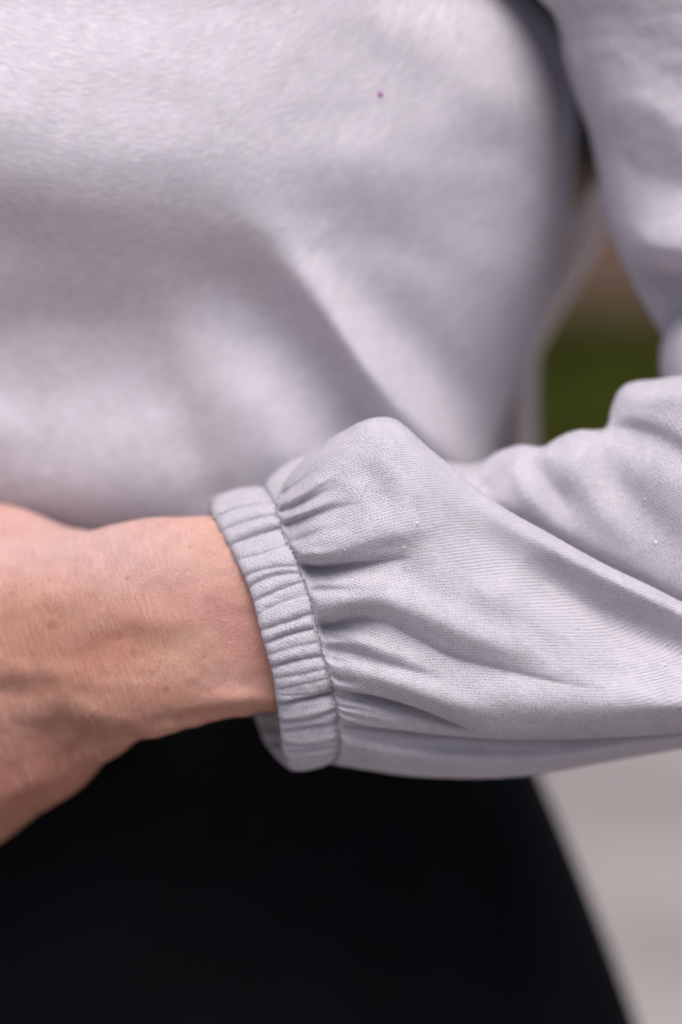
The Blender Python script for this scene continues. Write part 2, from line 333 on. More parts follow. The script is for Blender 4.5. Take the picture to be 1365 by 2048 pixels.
# ---- lofted sleeve. Each row: rim point of the cuff, then the run of the cloth from the seam towards the elbow
KC = [
 ((420,1032,36), [(535,1000,38),(640,960,52),(800,930,62),(1000,965,75),(1250,900,85),(1500,820,100)]),
 ((424,1006,27), [(528,973,26),(552,946,28),(578,926,31),(605,914,32),(680,895,34),(800,905,36),(900,940,34),(945,938,30),(1000,905,26),(1042,892,24),(1088,894,24),(1110,880,22),(1150,863,20),(1214,855,20),(1224,815,22),(1244,779,22),(1320,760,22),(1500,745,24)]),
 ((421,1012,21), [(537,983,18),(585,950,22),(640,925,25),(760,900,27),(880,950,25),(950,962,19),(1050,935,14),(1150,905,10),(1235,885,8),(1290,860,4),(1350,830,0),(1500,815,0)]),
 ((422,1018,17), [(544,992,14),(595,955,19),(640,932,22),(760,905,24),(860,945,23),(950,1000,15),(1050,1025,11),(1200,1095,8),(1365,1175,5),(1500,1240,3)]),
 ((424,1026,14), [(548,1000,11),(600,960,17),(650,935,20),(760,925,24),(860,970,25),(950,1030,21),(1050,1065,18),(1200,1140,16),(1365,1222,13),(1500,1290,11)]),
 ((428,1034,12), [(551,1009,9),(576,955,11),(611,915,11),(649,885,9),(693,859,7),(722,844,5),(757,835,4),(790,838,3),(815,856,2),(850,889,1),(900,930,0),(950,972,-2),(1000,1010,-3),(1100,1068,-4),(1200,1124,-4),(1300,1172,-4),(1365,1205,-4),(1500,1270,-4)]),
 ((436,1052,9), [(556,1030,5),(590,985,1),(640,935,-3),(700,893,-6),(755,868,-8),(810,890,-9),(860,930,-10),(950,1005,-11),(1050,1065,-12),(1200,1150,-12),(1365,1232,-11),(1500,1300,-11)]),
 ((462,1100,3), [(572,1080,0),(630,1045,-8),(720,1000,-14),(800,1000,-17),(880,1030,-17),(960,1090,-15),(1080,1160,-9),(1200,1225,-5),(1365,1295,-4),(1500,1345,-4)]),
 ((500,1185,-4), [(605,1150,-6),(700,1140,-12),(800,1150,-16),(900,1180,-18),(1000,1220,-18),(1120,1275,-16),(1250,1330,-14),(1365,1355,-13),(1500,1385,-13)]),
 ((522,1270,-6), [(630,1240,-8),(720,1240,-14),(820,1265,-17),(950,1300,-19),(1100,1340,-20),(1250,1385,-19),(1365,1400,-18),(1500,1405,-18)]),
 ((543,1345,-4), [(655,1338,-7),(750,1345,-13),(850,1375,-16),(950,1412,-17),(1100,1430,-17),(1250,1430,-17),(1365,1425,-16),(1500,1422,-16)]),
 ((549,1380,-2), [(664,1374,-5),(750,1390,-9),(818,1409,-10),(908,1444,-9),(975,1470,-8),(1065,1472,-8),(1155,1468,-8),(1365,1454,-8),(1500,1440,-8)]),
 ((552,1395,-1), [(667,1384,-2),(750,1382,1),(818,1398,2),(908,1428,4),(975,1452,5),(1065,1455,6),(1155,1452,7),(1365,1438,8),(1500,1425,8)]),
 ((554,1412,1), [(671,1407,-2),(750,1420,-4),(820,1435,-2),(908,1457,2),(975,1464,5),(1065,1467,8),(1200,1463,9),(1500,1445,10)]),
 ((558,1440,4), [(675,1432,0),(720,1447,0),(800,1459,1),(870,1468,4),(975,1477,8),(1065,1479,10),(1200,1476,11),(1500,1455,12)]),
 ((560,1458,6), [(677,1446,3),(800,1450,11),(975,1466,15),(1200,1466,17),(1500,1445,19)]),
 ((563,1485,10), [(680,1475,6),(800,1495,8),(975,1512,12),(1100,1512,14),(1250,1490,16),(1500,1462,20)]),
 ((567,1512,16), [(680,1506,12),(800,1527,15),(885,1540,18),(1000,1546,20),(1150,1527,24),(1500,1475,30)]),
 ((580,1537,26), [(670,1524,20),(740,1538,24),(820,1551,26),(900,1556,28),(1000,1555,30),(1100,1545,32),(1200,1525,34),(1300,1505,36),(1365,1492,38),(1500,1465,42)]),
 ((532,1487,45), [(635,1500,38),(900,1500,60),(1200,1460,75),(1500,1400,90)]),
 ((478,1290,54), [(570,1250,57),(900,1200,80),(1250,1150,100),(1500,1100,120)]),
]
NU, NV = 620, 900
ctrl = []
tt = np.linspace(0, 1, 60) ** 1.25
for rim, pts in KC:
    ctrl.append(resample(pts, tt))
ctrl = np.array(ctrl)                                     # (21, 60, 3)
nk = len(KC)
# knots round the sleeve: mean root-chord between neighbouring runs
cd = np.linalg.norm(C(np.roll(ctrl, -1, 0)) - C(ctrl), axis=-1).mean(1) ** .6
TK = np.concatenate([[0], np.cumsum(cd)]); TK /= TK[-1]
# denser columns where the cloth faces the viewer
front = np.interp(np.linspace(0, 1, NV, endpoint=False), [0, .10, 1], [0, TK[1], 1])
vq = np.concatenate([np.linspace(TK[1], TK[18], int(NV * .88), endpoint=False), np.linspace(TK[18], 1 + TK[1], NV - int(NV * .88), endpoint=False)])
layer = vq.copy()
Gk = cr(ctrl, np.where(vq >= 1, vq - 1, vq), TK, closed=True)       # (NV,60,3)
uu = np.linspace(0, 1, NU); G = cr(np.transpose(Gk, (1, 0, 2)), uu, np.linspace(0, 1, 60))   # (NU,NV,3)
rimk = np.array([k[0] for k in KC], float); RIM = cr(rimk, np.where(vq >= 1, vq - 1, vq), TK, closed=True)
G = lap(G, 10); G[0] = cr(ctrl[:, 0], np.where(vq >= 1, vq - 1, vq), TK, closed=True)
PX, PY = G[..., 0], G[..., 1]
kk = np.interp(np.where(vq > 1, vq - 1, vq), TK, np.arange(nk + 1))      # which run a column lies on
def win(a, b, e=.35): return (sst(a - e, a + e, kk) * (1 - sst(b - e, b + e, kk)))[None, :]
wA = win(4.7, 11.2, .25); wB = win(.9, 3.9); wC = win(15.5, 18.5); wA2 = win(12.6, 14.6)
H = np.zeros(PX.shape)
A_FOLDS = [
 # pleats that leave the cuff (x, y, mm), width above, width below, profile
 ([(600,1132,-7),(640,1135,-8.5),(690,1130,-7),(760,1122,-3),(830,1115,0)], 5, 26, 'c'),
 ([(596,1100,1.5),(650,1098,3.5),(720,1080,3.2),(800,1060,2),(880,1050,0)], 45, 26, 'g'),
 ([(628,1252,-6.5),(665,1250,-8),(710,1238,-6.5),(760,1240,-3.6),(830,1275,-2.6),(900,1312,-2.4),(1000,1338,-2),(1100,1362,-1.3),(1220,1385,0)], 9, 34, 'c'),
 ([(622,1205,1.5),(680,1200,4.2),(740,1190,4.2),(820,1215,3.8),(900,1250,3.2),(1010,1290,2),(1100,1310,0)], 40, 30, 'g'),
 ([(612,1160,1),(680,1165,1.2),(760,1165,.6),(820,1170,0)], 16, 12, 'g'),
 ([(645,1300,-1.5),(690,1302,-2.4),(750,1322,-1.8),(830,1345,-1),(900,1365,0)], 10, 22, 'g'),
 ([(640,1275,.8),(700,1280,1.8),(780,1305,1.2),(860,1335,0)], 16, 14, 'g'),
 ([(655,1335,.8),(720,1345,2.2),(800,1370,2.6),(900,1410,2.2),(1000,1430,0)], 28, 20, 'g'),
 # short puckers by the seam
 ([(546,1003,-2),(570,985,-2.6),(605,960,-1.4),(640,935,0)], 6, 10, 'c'),
 ([(552,1027,-2.4),(575,1018,-3),(605,1005,-2),(650,985,-.6),(690,970,0)], 5, 12, 'c'),
 ([(566,1053,-3),(590,1043,-3.2),(625,1030,-2.2),(680,1015,-1),(730,1005,0)], 6, 14, 'c'),
 ([(580,1088,-1.2),(605,1078,-1.6),(650,1062,-.8),(700,1050,0)], 9, 12, 'g'),
 ([(552,1012,1),(590,995,2),(640,965,1.4),(680,940,0)], 10, 10, 'g'),
 ([(560,1040,1),(595,1030,2),(640,1010,1.2),(690,990,0)], 11, 10, 'g'),
 ([(586,1112,1.0),(615,1108,1.8),(650,1108,.8),(690,1105,0)], 12, 10, 'g'),
 ([(612,1185,-1),(640,1180,-1.6),(680,1180,-.8),(720,1180,0)], 7, 9, 'g'),
 ([(634,1262,-1.4),(652,1268,-1.6),(690,1278,-.6),(720,1288,0)], 6, 8, 'g'),
 ([(650,1315,-1.6),(670,1320,-1.4),(700,1326,0)], 5, 7, 'g'),
 ([(660,1352,-1.6),(682,1358,-1.6),(730,1366,0)], 5, 8, 'g'),
 # the long slack folds towards the elbow
 ([(1060,1105,0),(1110,1140,-1.8),(1170,1175,-3),(1245,1222,-3.8),(1320,1252,-4.2),(1400,1278,-4.2),(1500,1300,-4)], 44, 72, 'g'),
 ([(900,1165,0),(980,1185,1.6),(1080,1230,2.2),(1200,1290,2),(1320,1330,1.5),(1450,1350,0)], 40, 40, 'g'),
 ([(950,1395,0),(1050,1405,1.8),(1200,1412,2),(1365,1405,2),(1500,1400,2)], 45, 45, 'g'),
 ([(700,960,0),(740,950,-1.6),(770,1000,-1.8),(800,1070,0)], 30, 40, 'g'),
 ([(700,1060,0),(740,1000,1),(760,940,1.2),(775,880,0)], 40, 30, 'g'),
 ([(820,1000,0),(880,1050,-1.8),(960,1090,-1.8),(1040,1120,0)], 50, 50, 'g'),
]
for pts, a, b, k_ in A_FOLDS: H += fold(PX, PY, pts, a, b, k_) * wA * 1.12
B_FOLDS = [
 ([(1050,905,0),(1075,940,-2.5),(1120,1000,-3),(1160,1050,0)], 26, 30, 'g'),
 ([(1000,915,0),(1030,945,2),(1070,1000,2),(1110,1040,0)], 30, 26, 'g'),
 ([(1120,890,0),(1150,930,2),(1200,1010,2),(1260,1090,0)], 34, 30, 'g'),
 ([(1215,862,-2),(1270,862,-4.5),(1320,878,-3.5),(1365,905,-3),(1480,950,-2)], 22, 40, 'g'),
 ([(1180,900,0),(1230,960,-2.0),(1300,1040,-2.4),(1365,1100,-1)], 40, 40, 'g'),
 ([(1245,800,1),(1300,790,3),(1365,785,3),(1480,780,3)], 30, 28, 'g'),
 ([(940,950,0),(965,975,-1.5),(1000,1000,0)], 18, 18, 'g'),
]
for pts, a, b, k_ in B_FOLDS: H += fold(PX, PY, pts, a, b, k_) * wB * 1.0
H += fold(PX, PY, [(685,1508,-2),(722,1519,-3),(800,1528,-2.6),(885,1542,-1.5),(960,1550,0)], 4, 9, 'c') * wC
H += fold(PX, PY, [(690,1470,0),(800,1490,-1),(900,1495,-1.6),(1000,1500,-1),(1150,1500,0)], 14, 14, 'g') * wC
vn = VN(5); H += (vn(PX / 90, PY / 70) * .4 + vn(PX / 37 + 9, PY / 30) * .12) * sst(0, .06, uu)[:, None]
# puckers all round where the cloth is eased into the seam
CC = C(G); U0, V0 = arcuv(CC)
pk = np.sin(kk * 9.0 + 1.5 * np.sin(kk * 3.3)) * np.exp(-U0 / 9.0) * .7
G2 = G.copy(); G2[..., 2] -= (H + pk) * sst(-.6, 3.0, U0)
CC = C(G2); CC = lap(CC, 1)
# seam dip
N = gnormal(CC)
for _ in range(12): N = N + np.roll(N, 1, 1) + np.roll(N, -1, 1); N /= np.linalg.norm(N, axis=-1, keepdims=True)
outw = CC - CC.mean(1, keepdims=True); sgn = np.sign((N * outw).sum(-1).mean()); N *= sgn
CC -= N * (.9 * np.exp(-U0 / .9))[..., None]
# close towards the elbow, off to the side
ext = []
cen = C((1700, 1050, 70))
for q in np.linspace(0, 1, 26)[1:]:
    ext.append(CC[-1] * (1 - q ** 2 * .75) + cen * (q ** 2 * .75) + np.array([70 * math.sin(q * 1.57), 10 * q, 0]))
CCx = np.concatenate([CC, np.array(ext)])
SM = CCx.copy(); SM[:len(CC)] = C(lap(G, 60)); SM[len(CC):] = CCx[len(CC):]; U, Vv = arcuv(SM); mid_col = int(np.argmin(abs(kk - 8))); Vv = Vv - Vv[:, mid_col:mid_col + 1]
GA = R(20); sleeve_uv = np.stack([U * math.cos(GA) - Vv * math.sin(GA), U * math.sin(GA) + Vv * math.cos(GA)], -1).reshape(-1, 2)
sweat_parent = None
SLV = CCx
def keepV(c): return Wm(c).reshape(-1, 3)
SEAMROW = CC[0].copy()

# ---- torso of the sweatshirt
def dvert(py, d0): return d0 + (py - 1024) * .154 * math.tan(TILT)
E_ = [(-1500,430),(-1330,520),(-1180,900),(-1050,1110),(-800,1150),(-300,1130),(-150,1040),(-60,1012),(0,1040),(40,1082),(90,1116),(150,1137),(250,1148),(330,1145),(450,1131),(560,1108),(680,1070),(790,1030),(880,1002),(940,988),(1100,980),(1260,985)]
NR, NC = 520, 760
pyr = np.concatenate([np.linspace(-1500, -150, 90, endpoint=False), np.linspace(-150, 1260, NR - 90)])
XC = 215.0
th = np.concatenate([np.linspace(R(-25), R(205), int(NC*.85), endpoint=False), np.linspace(R(205), R(335), NC - int(NC*.85), endpoint=False)])
a_ = table(pyr, E_) - XC; bd = table(pyr, [(-1500,60),(-1180,80),(-900,100),(-300,112),(300,112),(900,106),(1260,104)])
TH, PYR = np.meshgrid(th, pyr)
cs, sn = np.cos(TH), np.sin(TH); ee = .45
TX = XC + a_[:, None] * np.sign(cs) * abs(cs) ** ee; TD = dvert(PYR, 170) - bd[:, None] * np.sign(sn) * abs(sn) ** .64
fr = sst(-.1, .35, sn); X, Y = TX, PYR; T = np.zeros(X.shape)
T += blob(X, Y, 40, 310, 640, 290, 26)                           # chest
T += blob(X, Y, 90, 1010, 330, 175, 9)
T -= blob(X, Y, 120, 670, 330, 110, 3)                           # cloth pushed out over the hands
T += blob(X, Y, 560, 900, 230, 190, 7)
T -= blob(X, Y, -40, 1190, 420, 150, 26)
T += blob(X, Y, 960, 230, 150, 240, 3)
T_FOLDS = [
 ([(400,300,0),(490,420,2),(560,510,5),(625,590,8.5),(690,685,11.5),(775,800,13),(865,885,13),(960,960,11)], 100, 58, 'g'),
 ([(500,400,0),(570,500,1.5),(625,575,3.5),(695,680,5.5),(780,800,6.5),(865,885,6),(950,960,4)], 36, 34, 'g'),
 ([(640,470,0),(710,560,-3.5),(800,670,-7),(880,770,-7.5),(950,860,-4)], 66, 46, 'g'),
 ([(250,500,0),(360,545,-2.4),(480,610,-4.6),(590,700,-6),(680,800,-7),(760,900,-6.5)], 70, 85, 'g'),
 ([(160,540,0),(240,640,-2),(310,760,-2.6),(370,870,-2.8),(420,980,-2.8)], 50, 60, 'g'),
 ([(60,640,0),(120,720,1),(180,820,2),(220,940,2.4),(240,1040,2.4)], 80, 70, 'g'),
 ([(340,660,0),(430,750,1.6),(520,840,2.2),(600,940,2.2)], 60, 70, 'g'),
 ([(620,60,0),(720,110,-1.6),(850,195,-1),(980,270,-1),(1080,330,0)], 55, 60, 'g'),
 ([(700,20,0),(860,80,1.5),(1000,180,2),(1090,280,1)], 70, 60, 'g'),
 ([(560,420,0),(720,470,-1.5),(880,540,-2),(1010,600,0)], 50, 60, 'g'),
 ([(1130,560,-2),(1030,700,-4),(975,800,-4),(940,900,-3)], 60, 60, 'g'),
 ([(980,-160,-5),(1030,-20,-7),(1090,40,-6),(1130,130,-2),(1150,250,0)], 30, 26, 'g'),
 ([(-200,430,-3),(0,500,-5),(150,540,-3),(330,520,0)], 90, 110, 'g'),
 ([(-200,820,0),(0,860,2.5),(90,900,0)], 70, 60, 'g'),
]
T *= .95
for pts, a, b, k_ in T_FOLDS: T += fold(X, Y, pts, a * 1.05, b * 1.05, k_) * .95
vt = VN(11); T += vt(X / 240, Y / 110) * 1.1 + vt(X / 90 + 5, Y / 50 + 3) * .16
TD = TD - T * fr
TC = C(np.stack([TX, PYR, TD], -1))
Ut, Vt = arcuv(TC); mc = int(np.argmin(abs(th - R(90)))); Vt = Vt - Vt[:, mc:mc+1]
sweatshirt = part('sweatshirt', keepV(TC), gridF(NR, NC, True, True), FLEECE, person, np.stack([Vt, Ut], -1).reshape(-1, 2))
def swpart(name, V, F, mat, uv=None, smooth=True):
    return part(name, V, F, mat, sweatshirt, uv, smooth)

def loft_ellipse(rows, nth=160, nr=160, upto=None, disp=None):
    """rows: (x, y, half width px, depth mm, half depth mm, direction dx, dy of the width)"""
    a = np.asarray(rows, float); s = np.concatenate([[0], np.cumsum(np.hypot(np.diff(a[:, 0]), np.diff(a[:, 1])))]); s /= s[-1]
    q = cr(a, np.linspace(0, 1, nr), s); th = np.linspace(0, 2*np.pi, nth, endpoint=False)
    t_ = np.gradient(q[:, :2], axis=0); t_ /= np.linalg.norm(t_, axis=1, keepdims=True)
    nx, ny = -t_[:, 1], t_[:, 0]
    c_, s_ = np.cos(th)[None], np.sin(th)[None]
    X = q[:, 0:1] + nx[:, None] * q[:, 2:3] * c_; Y = q[:, 1:2] + ny[:, None] * q[:, 2:3] * c_; D = q[:, 3:4] - q[:, 4:5] * s_
    if disp is not None: D = D - disp(X, Y) * np.clip(s_ * 2, 0, 1)
    Cx = C(np.stack([X, Y, D], -1)); U, V_ = arcuv(Cx)
    return Cx, np.stack([U, V_], -1).reshape(-1, 2)
# back of the sweatshirt, hanging away behind the side
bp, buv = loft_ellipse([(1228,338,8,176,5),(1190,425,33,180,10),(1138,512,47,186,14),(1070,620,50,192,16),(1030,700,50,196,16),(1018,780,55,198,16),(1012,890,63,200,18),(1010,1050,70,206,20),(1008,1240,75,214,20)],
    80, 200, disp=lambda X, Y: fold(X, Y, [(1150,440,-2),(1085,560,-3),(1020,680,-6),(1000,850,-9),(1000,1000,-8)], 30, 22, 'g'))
swpart('back_panel', keepV(bp), gridF(200, 80, True, False), KNIT_BOUNCE, buv)

# upper arm of the sleeve
Lc = [(-1150,760),(-900,980),(-300,1010),(-60,1030),(0,1080),(25,1103),(60,1118),(110,1126),(190,1150),(270,1179),(340,1194),(420,1206),(500,1232),(570,1266),(630,1300),(680,1334),(740,1385),(800,1460)]
pyu = np.linspace(-1150, 830, 420); L = table(pyu, Lc); Rr = table(pyu, [(-1150,1300),(-900,1560),(-300,1760),(0,1800),(500,1830),(830,1800)])
thu = np.linspace(0, 2*np.pi, 420, endpoint=False); c_, s_ = np.cos(thu)[None], np.sin(thu)[None]
X = ((L + Rr) / 2)[:, None] - ((Rr - L) / 2)[:, None] * np.sign(c_) * abs(c_) ** .9; Y = np.repeat(pyu[:, None], 420, 1)
dcu = dvert(pyu, 96)[:, None]; D = dcu - 46 * np.sign(s_) * abs(s_) ** .95
f = np.clip(s_ * 1.5, 0, 1)
hh = -24 * sst(500, 580, Y - (X - 1365) * .12) + blob(X, Y, 1400, 500, 280, 60, 9) \
   + fold(X, Y, [(1190,60,0),(1280,120,-1.5),(1400,180,-2.5),(1500,200,-2.5)], 60, 50, 'g') + fold(X, Y, [(1200,230,0),(1290,220,1),(1400,260,1.5)], 40, 50, 'g') \
   + fold(X, Y, [(1180,300,0),(1280,340,-2),(1400,380,-3)], 40, 40, 'g') + fold(X, Y, [(1150,20,0),(1165,120,-2),(1190,240,0)], 18, 18, 'g') \
   + vt(X / 120 + 3, Y / 80) * .6 + vt(X / 35, Y / 25) * .25
D = D - hh * f
UA = C(np.stack([X, Y, D], -1)); Ua, Va = arcuv(UA)
# elbow roll
EB, ebuv = loft_ellipse([(1600,540,10,90,5),(1510,625,90,84,30),(1462,705,140,76,44),(1482,790,128,70,44),(1560,860,60,70,30)], 120, 120)
# sleeve = forearm run + upper arm + elbow roll, one mesh
def join(parts):
    Vs, Fs, Us, k = [], [], [], 0
    for v, f_, u_ in parts: Vs.append(v); Fs.append(f_ + k); Us.append(u_); k += len(v)
    return np.concatenate(Vs), np.concatenate(Fs), np.concatenate(Us)
flipS = sgn > 0
V, F, U_ = join([(keepV(SLV), gridF(SLV.shape[0], NV, True, True), sleeve_uv),
                (keepV(UA), gridF(420, 420, True, False), np.stack([Ua, Va], -1).reshape(-1, 2)),
                (keepV(EB), gridF(120, 120, True, True), ebuv)])
sleeve = swpart('sleeve', V, F, KNIT, U_)

# ---- cuff
NWo = 90
ww_ = np.linspace(0, 1, NWo)
# the rim is the outline; seam row is the sleeve's own first row
rimC = C(RIM); mid = SEAMROW[None] * (1 - ww_)[:, None, None] + rimC[None] * ww_[:, None, None]
nn = gnormal(mid); cenr = mid.mean(1, keepdims=True); rad = mid - cenr; axis = (rimC.mean(0) - SEAMROW.mean(0)); axis /= np.linalg.norm(axis)
rad -= (rad @ axis)[..., None] * axis; sg2 = np.sign((nn * rad).sum(-1)).mean(); nn *= np.sign(sg2)
for _ in range(30): nn = (nn + np.roll(nn, 1, 1) + np.roll(nn, -1, 1)); nn /= np.linalg.norm(nn, axis=-1, keepdims=True)
q = Cinv(mid); X, Y = q[..., 0], q[..., 1]
VAL = [((433,1032),(546,1003),1.0),((452,1057),(552,1027),1.0),((456,1090),(567,1053),1.6),((474,1118),(575,1092),.5),((484,1152),(584,1130),1.2),((491,1176),(590,1148),1.5),
 ((500,1203),(604,1164),1.1),((507,1232),(612,1192),.6),((513,1263),(622,1226),1.1),((524,1289),(631,1256),1.9),((530,1312),(638,1285),.5),((540,1336),(648,1312),1.5),((546,1357),(655,1338),.6),
 ((550,1380),(660,1358),.5),((556,1409),(668,1385),1.9),((566,1443),(673,1420),1.6),((572,1462),(677,1445),1.3),((570,1485),(680,1478),1.2),((574,1500),(680,1490),1.2),((580,1515),(678,1505),1.0)]
facing = sst(-.15, .15, -nn[..., 1] + .1); fk = (kk > .8) & (kk < 18.6)
def colof(row, x, y):
    d = (X[row] - x) ** 2 + (Y[row] - y) ** 2; return int(np.argmin(np.where(fk, d, 1e9)))
perim = np.concatenate([np.zeros((NWo, 1)), np.cumsum(np.linalg.norm(np.diff(mid, axis=1), axis=-1), 1)], 1)
rel = np.zeros(X.shape); vlines = []
for (x0, y0), (x1, y1), dp in VAL:
    cr_, cs2 = colof(-1, x0, y0), colof(0, x1, y1); bow = random.uniform(-6, 6)
    col = cs2 + (cr_ - cs2) * ww_ + bow * np.sin(np.pi * ww_)
    arc = np.array([np.interp(col[i], np.arange(NV), perim[i]) for i in range(NWo)])
    dd = perim - arc[:, None]; up_, dn_ = random.uniform(.32, .48), random.uniform(.6, 1.05)   # crease: steep under the upper rib
    wd = np.where(dd < 0, up_, dn_); fade = 1 - .35 * np.sin(np.pi * ww_ + random.uniform(-.6, .6)) * random.uniform(0, 1)
    rel -= dp * (1.4 + .35 * (y0 > 1400)) * fade[:, None] / (1 + (dd / wd) ** 2)
    rel += dp * .3 * np.exp(-((dd + 1.9) / 1.3) ** 2)
backrib = np.sin(kk * 22.0)[None] * .8 + np.sin(kk * 13.0)[None] * .4
rel = rel * facing + backrib * (1 - facing)
rel += vn(X / 16, Y / 9) * .14
puff = 1.45 * np.sin(np.pi * ww_) ** .55
relw = (.45 + .55 * np.sin(np.pi * np.clip(ww_, 0, 1)) ** .4)[:, None]
th_ = 3.2 * np.sqrt(np.clip(1 - np.clip((ww_ - .86) / .14, 0, 1) ** 2, 0, 1))
outer = mid + nn * (puff[:, None] + rel * relw + (th_ / 2)[:, None] - 1.6)[..., None] - nn * (.9 * np.exp(-ww_ * 16 / .9))[:, None, None]
inner = (mid + nn * (puff[:, None] + rel * relw - (th_ / 2)[:, None] - 1.6)[..., None])[::-1]
for i in range(10): outer[i] = CC[0] * (1 - i / 10) ** 2 + outer[i] * (1 - (1 - i / 10) ** 2)
ring = np.concatenate([outer, inner[1:]]); ring[1:-1] = lap(ring, 1)[1:-1]
Uc, Vc = arcuv(ring); Vc = Vc - Vc[:, mid_col:mid_col+1]
cuff = swpart('cuff', keepV(ring), gridF(ring.shape[0], NV, True, sg2 < 0), KNIT, np.stack([-Uc, Vc], -1).reshape(-1, 2))

# ---- stitching along the seam: a run of short thread loops
sv, sf = [], []
sr = CC[0] + N[0] * .75; seg = np.linalg.norm(np.roll(sr, -1, 0) - sr, axis=1); cum = np.concatenate([[0], np.cumsum(seg)])
def tube(sv, sf, P, r, n=5):
    P = np.asarray(P, float); k = len(sv)
    tg = np.gradient(P, axis=0); tg /= np.linalg.norm(tg, axis=1, keepdims=True) + 1e-9
    up = np.array([.3, -.9, .2]); a = np.cross(tg, up); a /= np.linalg.norm(a, axis=1, keepdims=True); b = np.cross(tg, a)
    for i in range(len(P)):
        rr = r * (1 if 0 < i < len(P)-1 else .45)
        for j in range(n):
            an = 2*math.pi*j/n; sv.append(P[i] + rr*(a[i]*math.cos(an) + b[i]*math.sin(an)))
    for i in range(len(P)-1):
        for j in range(n): sf.append((k+i*n+j, k+i*n+(j+1) % n, k+(i+1)*n+(j+1) % n, k+(i+1)*n+j))
p = 0.0
while p < cum[-1] - 2.2:
    ii = np.interp([p, p + .5, p + 1.0, p + 1.45], cum, np.arange(len(cum))); ii = np.clip(ii.astype(int), 0, NV - 1)
    P = sr[ii] + N[0][ii] * np.array([-.25, .12, .12, -.25])[:, None] + np.array([.25 * random.uniform(-1, 1), 0, 0])
    tube(sv, sf, P, .2); p += 2.0 + random.uniform(-.15, .15)
st = swpart('stitching', Wm(np.array(sv)), np.array(sf), THREAD); st['kind'] = 'stuff'

# ---- fibres standing off the cloth
def fuzz(CCg, Ng, n, seed, r0=2):
    r_ = np.random.default_rng(seed); nr_, nc_ = CCg.shape[:2]
    i = r_.integers(r0, nr_ - 2, n * 3); j = r_.integers(0, nc_, n * 3)
    cell = np.linalg.norm(np.cross(CCg[np.minimum(i+1, nr_-1), j] - CCg[i, j], CCg[i, (j+1) % nc_] - CCg[i, j]), axis=1)
    keep = (r_.random(len(i)) < cell / np.percentile(cell, 85)) & (Ng[i, j, 1] < .25) & (CCg[i, j, 0] < 112); i, j = i[keep][:n], j[keep][:n]; m = len(i)
    P0 = CCg[i, j] + (CCg[i, (j+1) % nc_] - CCg[i, j]) * r_.random((m, 1)) ; nn_ = Ng[i, j]
    tdir = np.cross(nn_, r_.normal(size=(m, 3))); tdir /= np.linalg.norm(tdir, axis=1, keepdims=True)
    ln = r_.uniform(.35, 1.2, (m, 1)); up = r_.uniform(.15, .8, (m, 1)); P1 = P0 + (tdir * (1 - up * .6) + nn_ * up) * ln * .55
    P2 = P1 + (tdir * .9 + nn_ * r_.uniform(-.5, .5, (m, 1)) + np.cross(nn_, tdir) * r_.normal(0, .5, (m, 1))) * ln * .5
    sd_ = np.cross(tdir, nn_) * .026
    V = np.stack([P0 - sd_, P0 + sd_, P1 + sd_, P1 - sd_, P2 + sd_ * .3, P2 - sd_ * .3], 1).reshape(-1, 3); k = np.arange(m)[:, None] * 6
    F = np.concatenate([k + np.array([[0, 1, 2, 3]]), k + np.array([[3, 2, 4, 5]])]); return V, F
NR_ = gnormal(ring); NR_ *= np.sign((NR_[20:60] * nn[20:60]).sum(-1).mean())
NS_ = gnormal(CC) * sgn
Vf, Ff = fuzz(CC, NS_, 90000, 1, 4); Vg, Fg = fuzz(ring[:96], NR_[:96], 22000, 2)
fz = swpart('fuzz', Wm(np.concatenate([Vf, Vg])), np.concatenate([Ff, Fg + len(Vf)]), FIBRE); fz['kind'] = 'stuff'

# ---- lint and the purple speck: small lumps on the cloth
def sphere_lump(c, r, seed, sq=.6):
    rr = np.random.default_rng(seed); V, F = [], []; n, m = 8, 10
    for i in range(n+1):
        a = math.pi*i/n
        for j in range(m):
            b = 2*math.pi*j/m; k_ = r*(1 + rr.uniform(-.25, .25)) if 0 < i < n else r
            V.append((c[0] + k_*math.sin(a)*math.cos(b), c[1] + sq*k_*math.cos(a), c[2] + k_*math.sin(a)*math.sin(b)))
    return np.array(V), gridF(n+1, m, True)
allq = Cinv(CC).reshape(-1, 3)
def on_sleeve(x, y):
    d = (allq[:, 0]-x)**2 + (allq[:, 1]-y)**2; c_ = np.where(d < 12)[0]
    if not len(c_): c_ = np.array([np.argmin(d)])
    return C((x, y, allq[c_, 2].min() - .15))
for i, (x, y, r) in enumerate([(1312,1085,.55),(835,1047,.38),(808,1095,.3),(1290,998,.3),(1108,1196,.3),(1157,1256,.33),(1243,1196,.25),(942,1204,.28),(1020,1108,.2),(541,1106,.3),(690,1100,.22),(915,1338,.25),(1050,1290,.22),(1200,1330,.24),(1330,1330,.3)]):
    c_ = on_sleeve(x, y); V, F = sphere_lump(c_, r, i); swpart('lint_speck', Wm(V), F, LINT)
qt = Cinv(TC).reshape(-1, 3); i_ = int(np.argmin(np.where(qt[:, 2] < 150, (qt[:, 0]-758)**2 + (qt[:, 1]-190)**2, 1e9)))
V, F = sphere_lump(C(qt[i_]) , .95, 77, .4); lo = swpart('purple_speck', Wm(V), F, SPECK)

# ---- second sleeve, out of frame to the left
s2, s2uv = loft_ellipse([(-330,1160,250,66,34),(-380,1160,262,68,38),(-420,1160,230,70,32),(-520,1160,330,80,50),(-800,1180,360,100,58),(-1050,1120,340,120,60),(-1230,900,300,130,55),(-1220,500,280,120,52),(-1100,0,300,85,52),(-980,-500,330,50,52),(-700,-1000,330,15,50)],
    120, 300, disp=lambda X, Y: vt(X / 60, Y / 90) * 3)
swpart('sleeve', keepV(s2), gridF(300, 120, True, True), KNIT, s2uv)

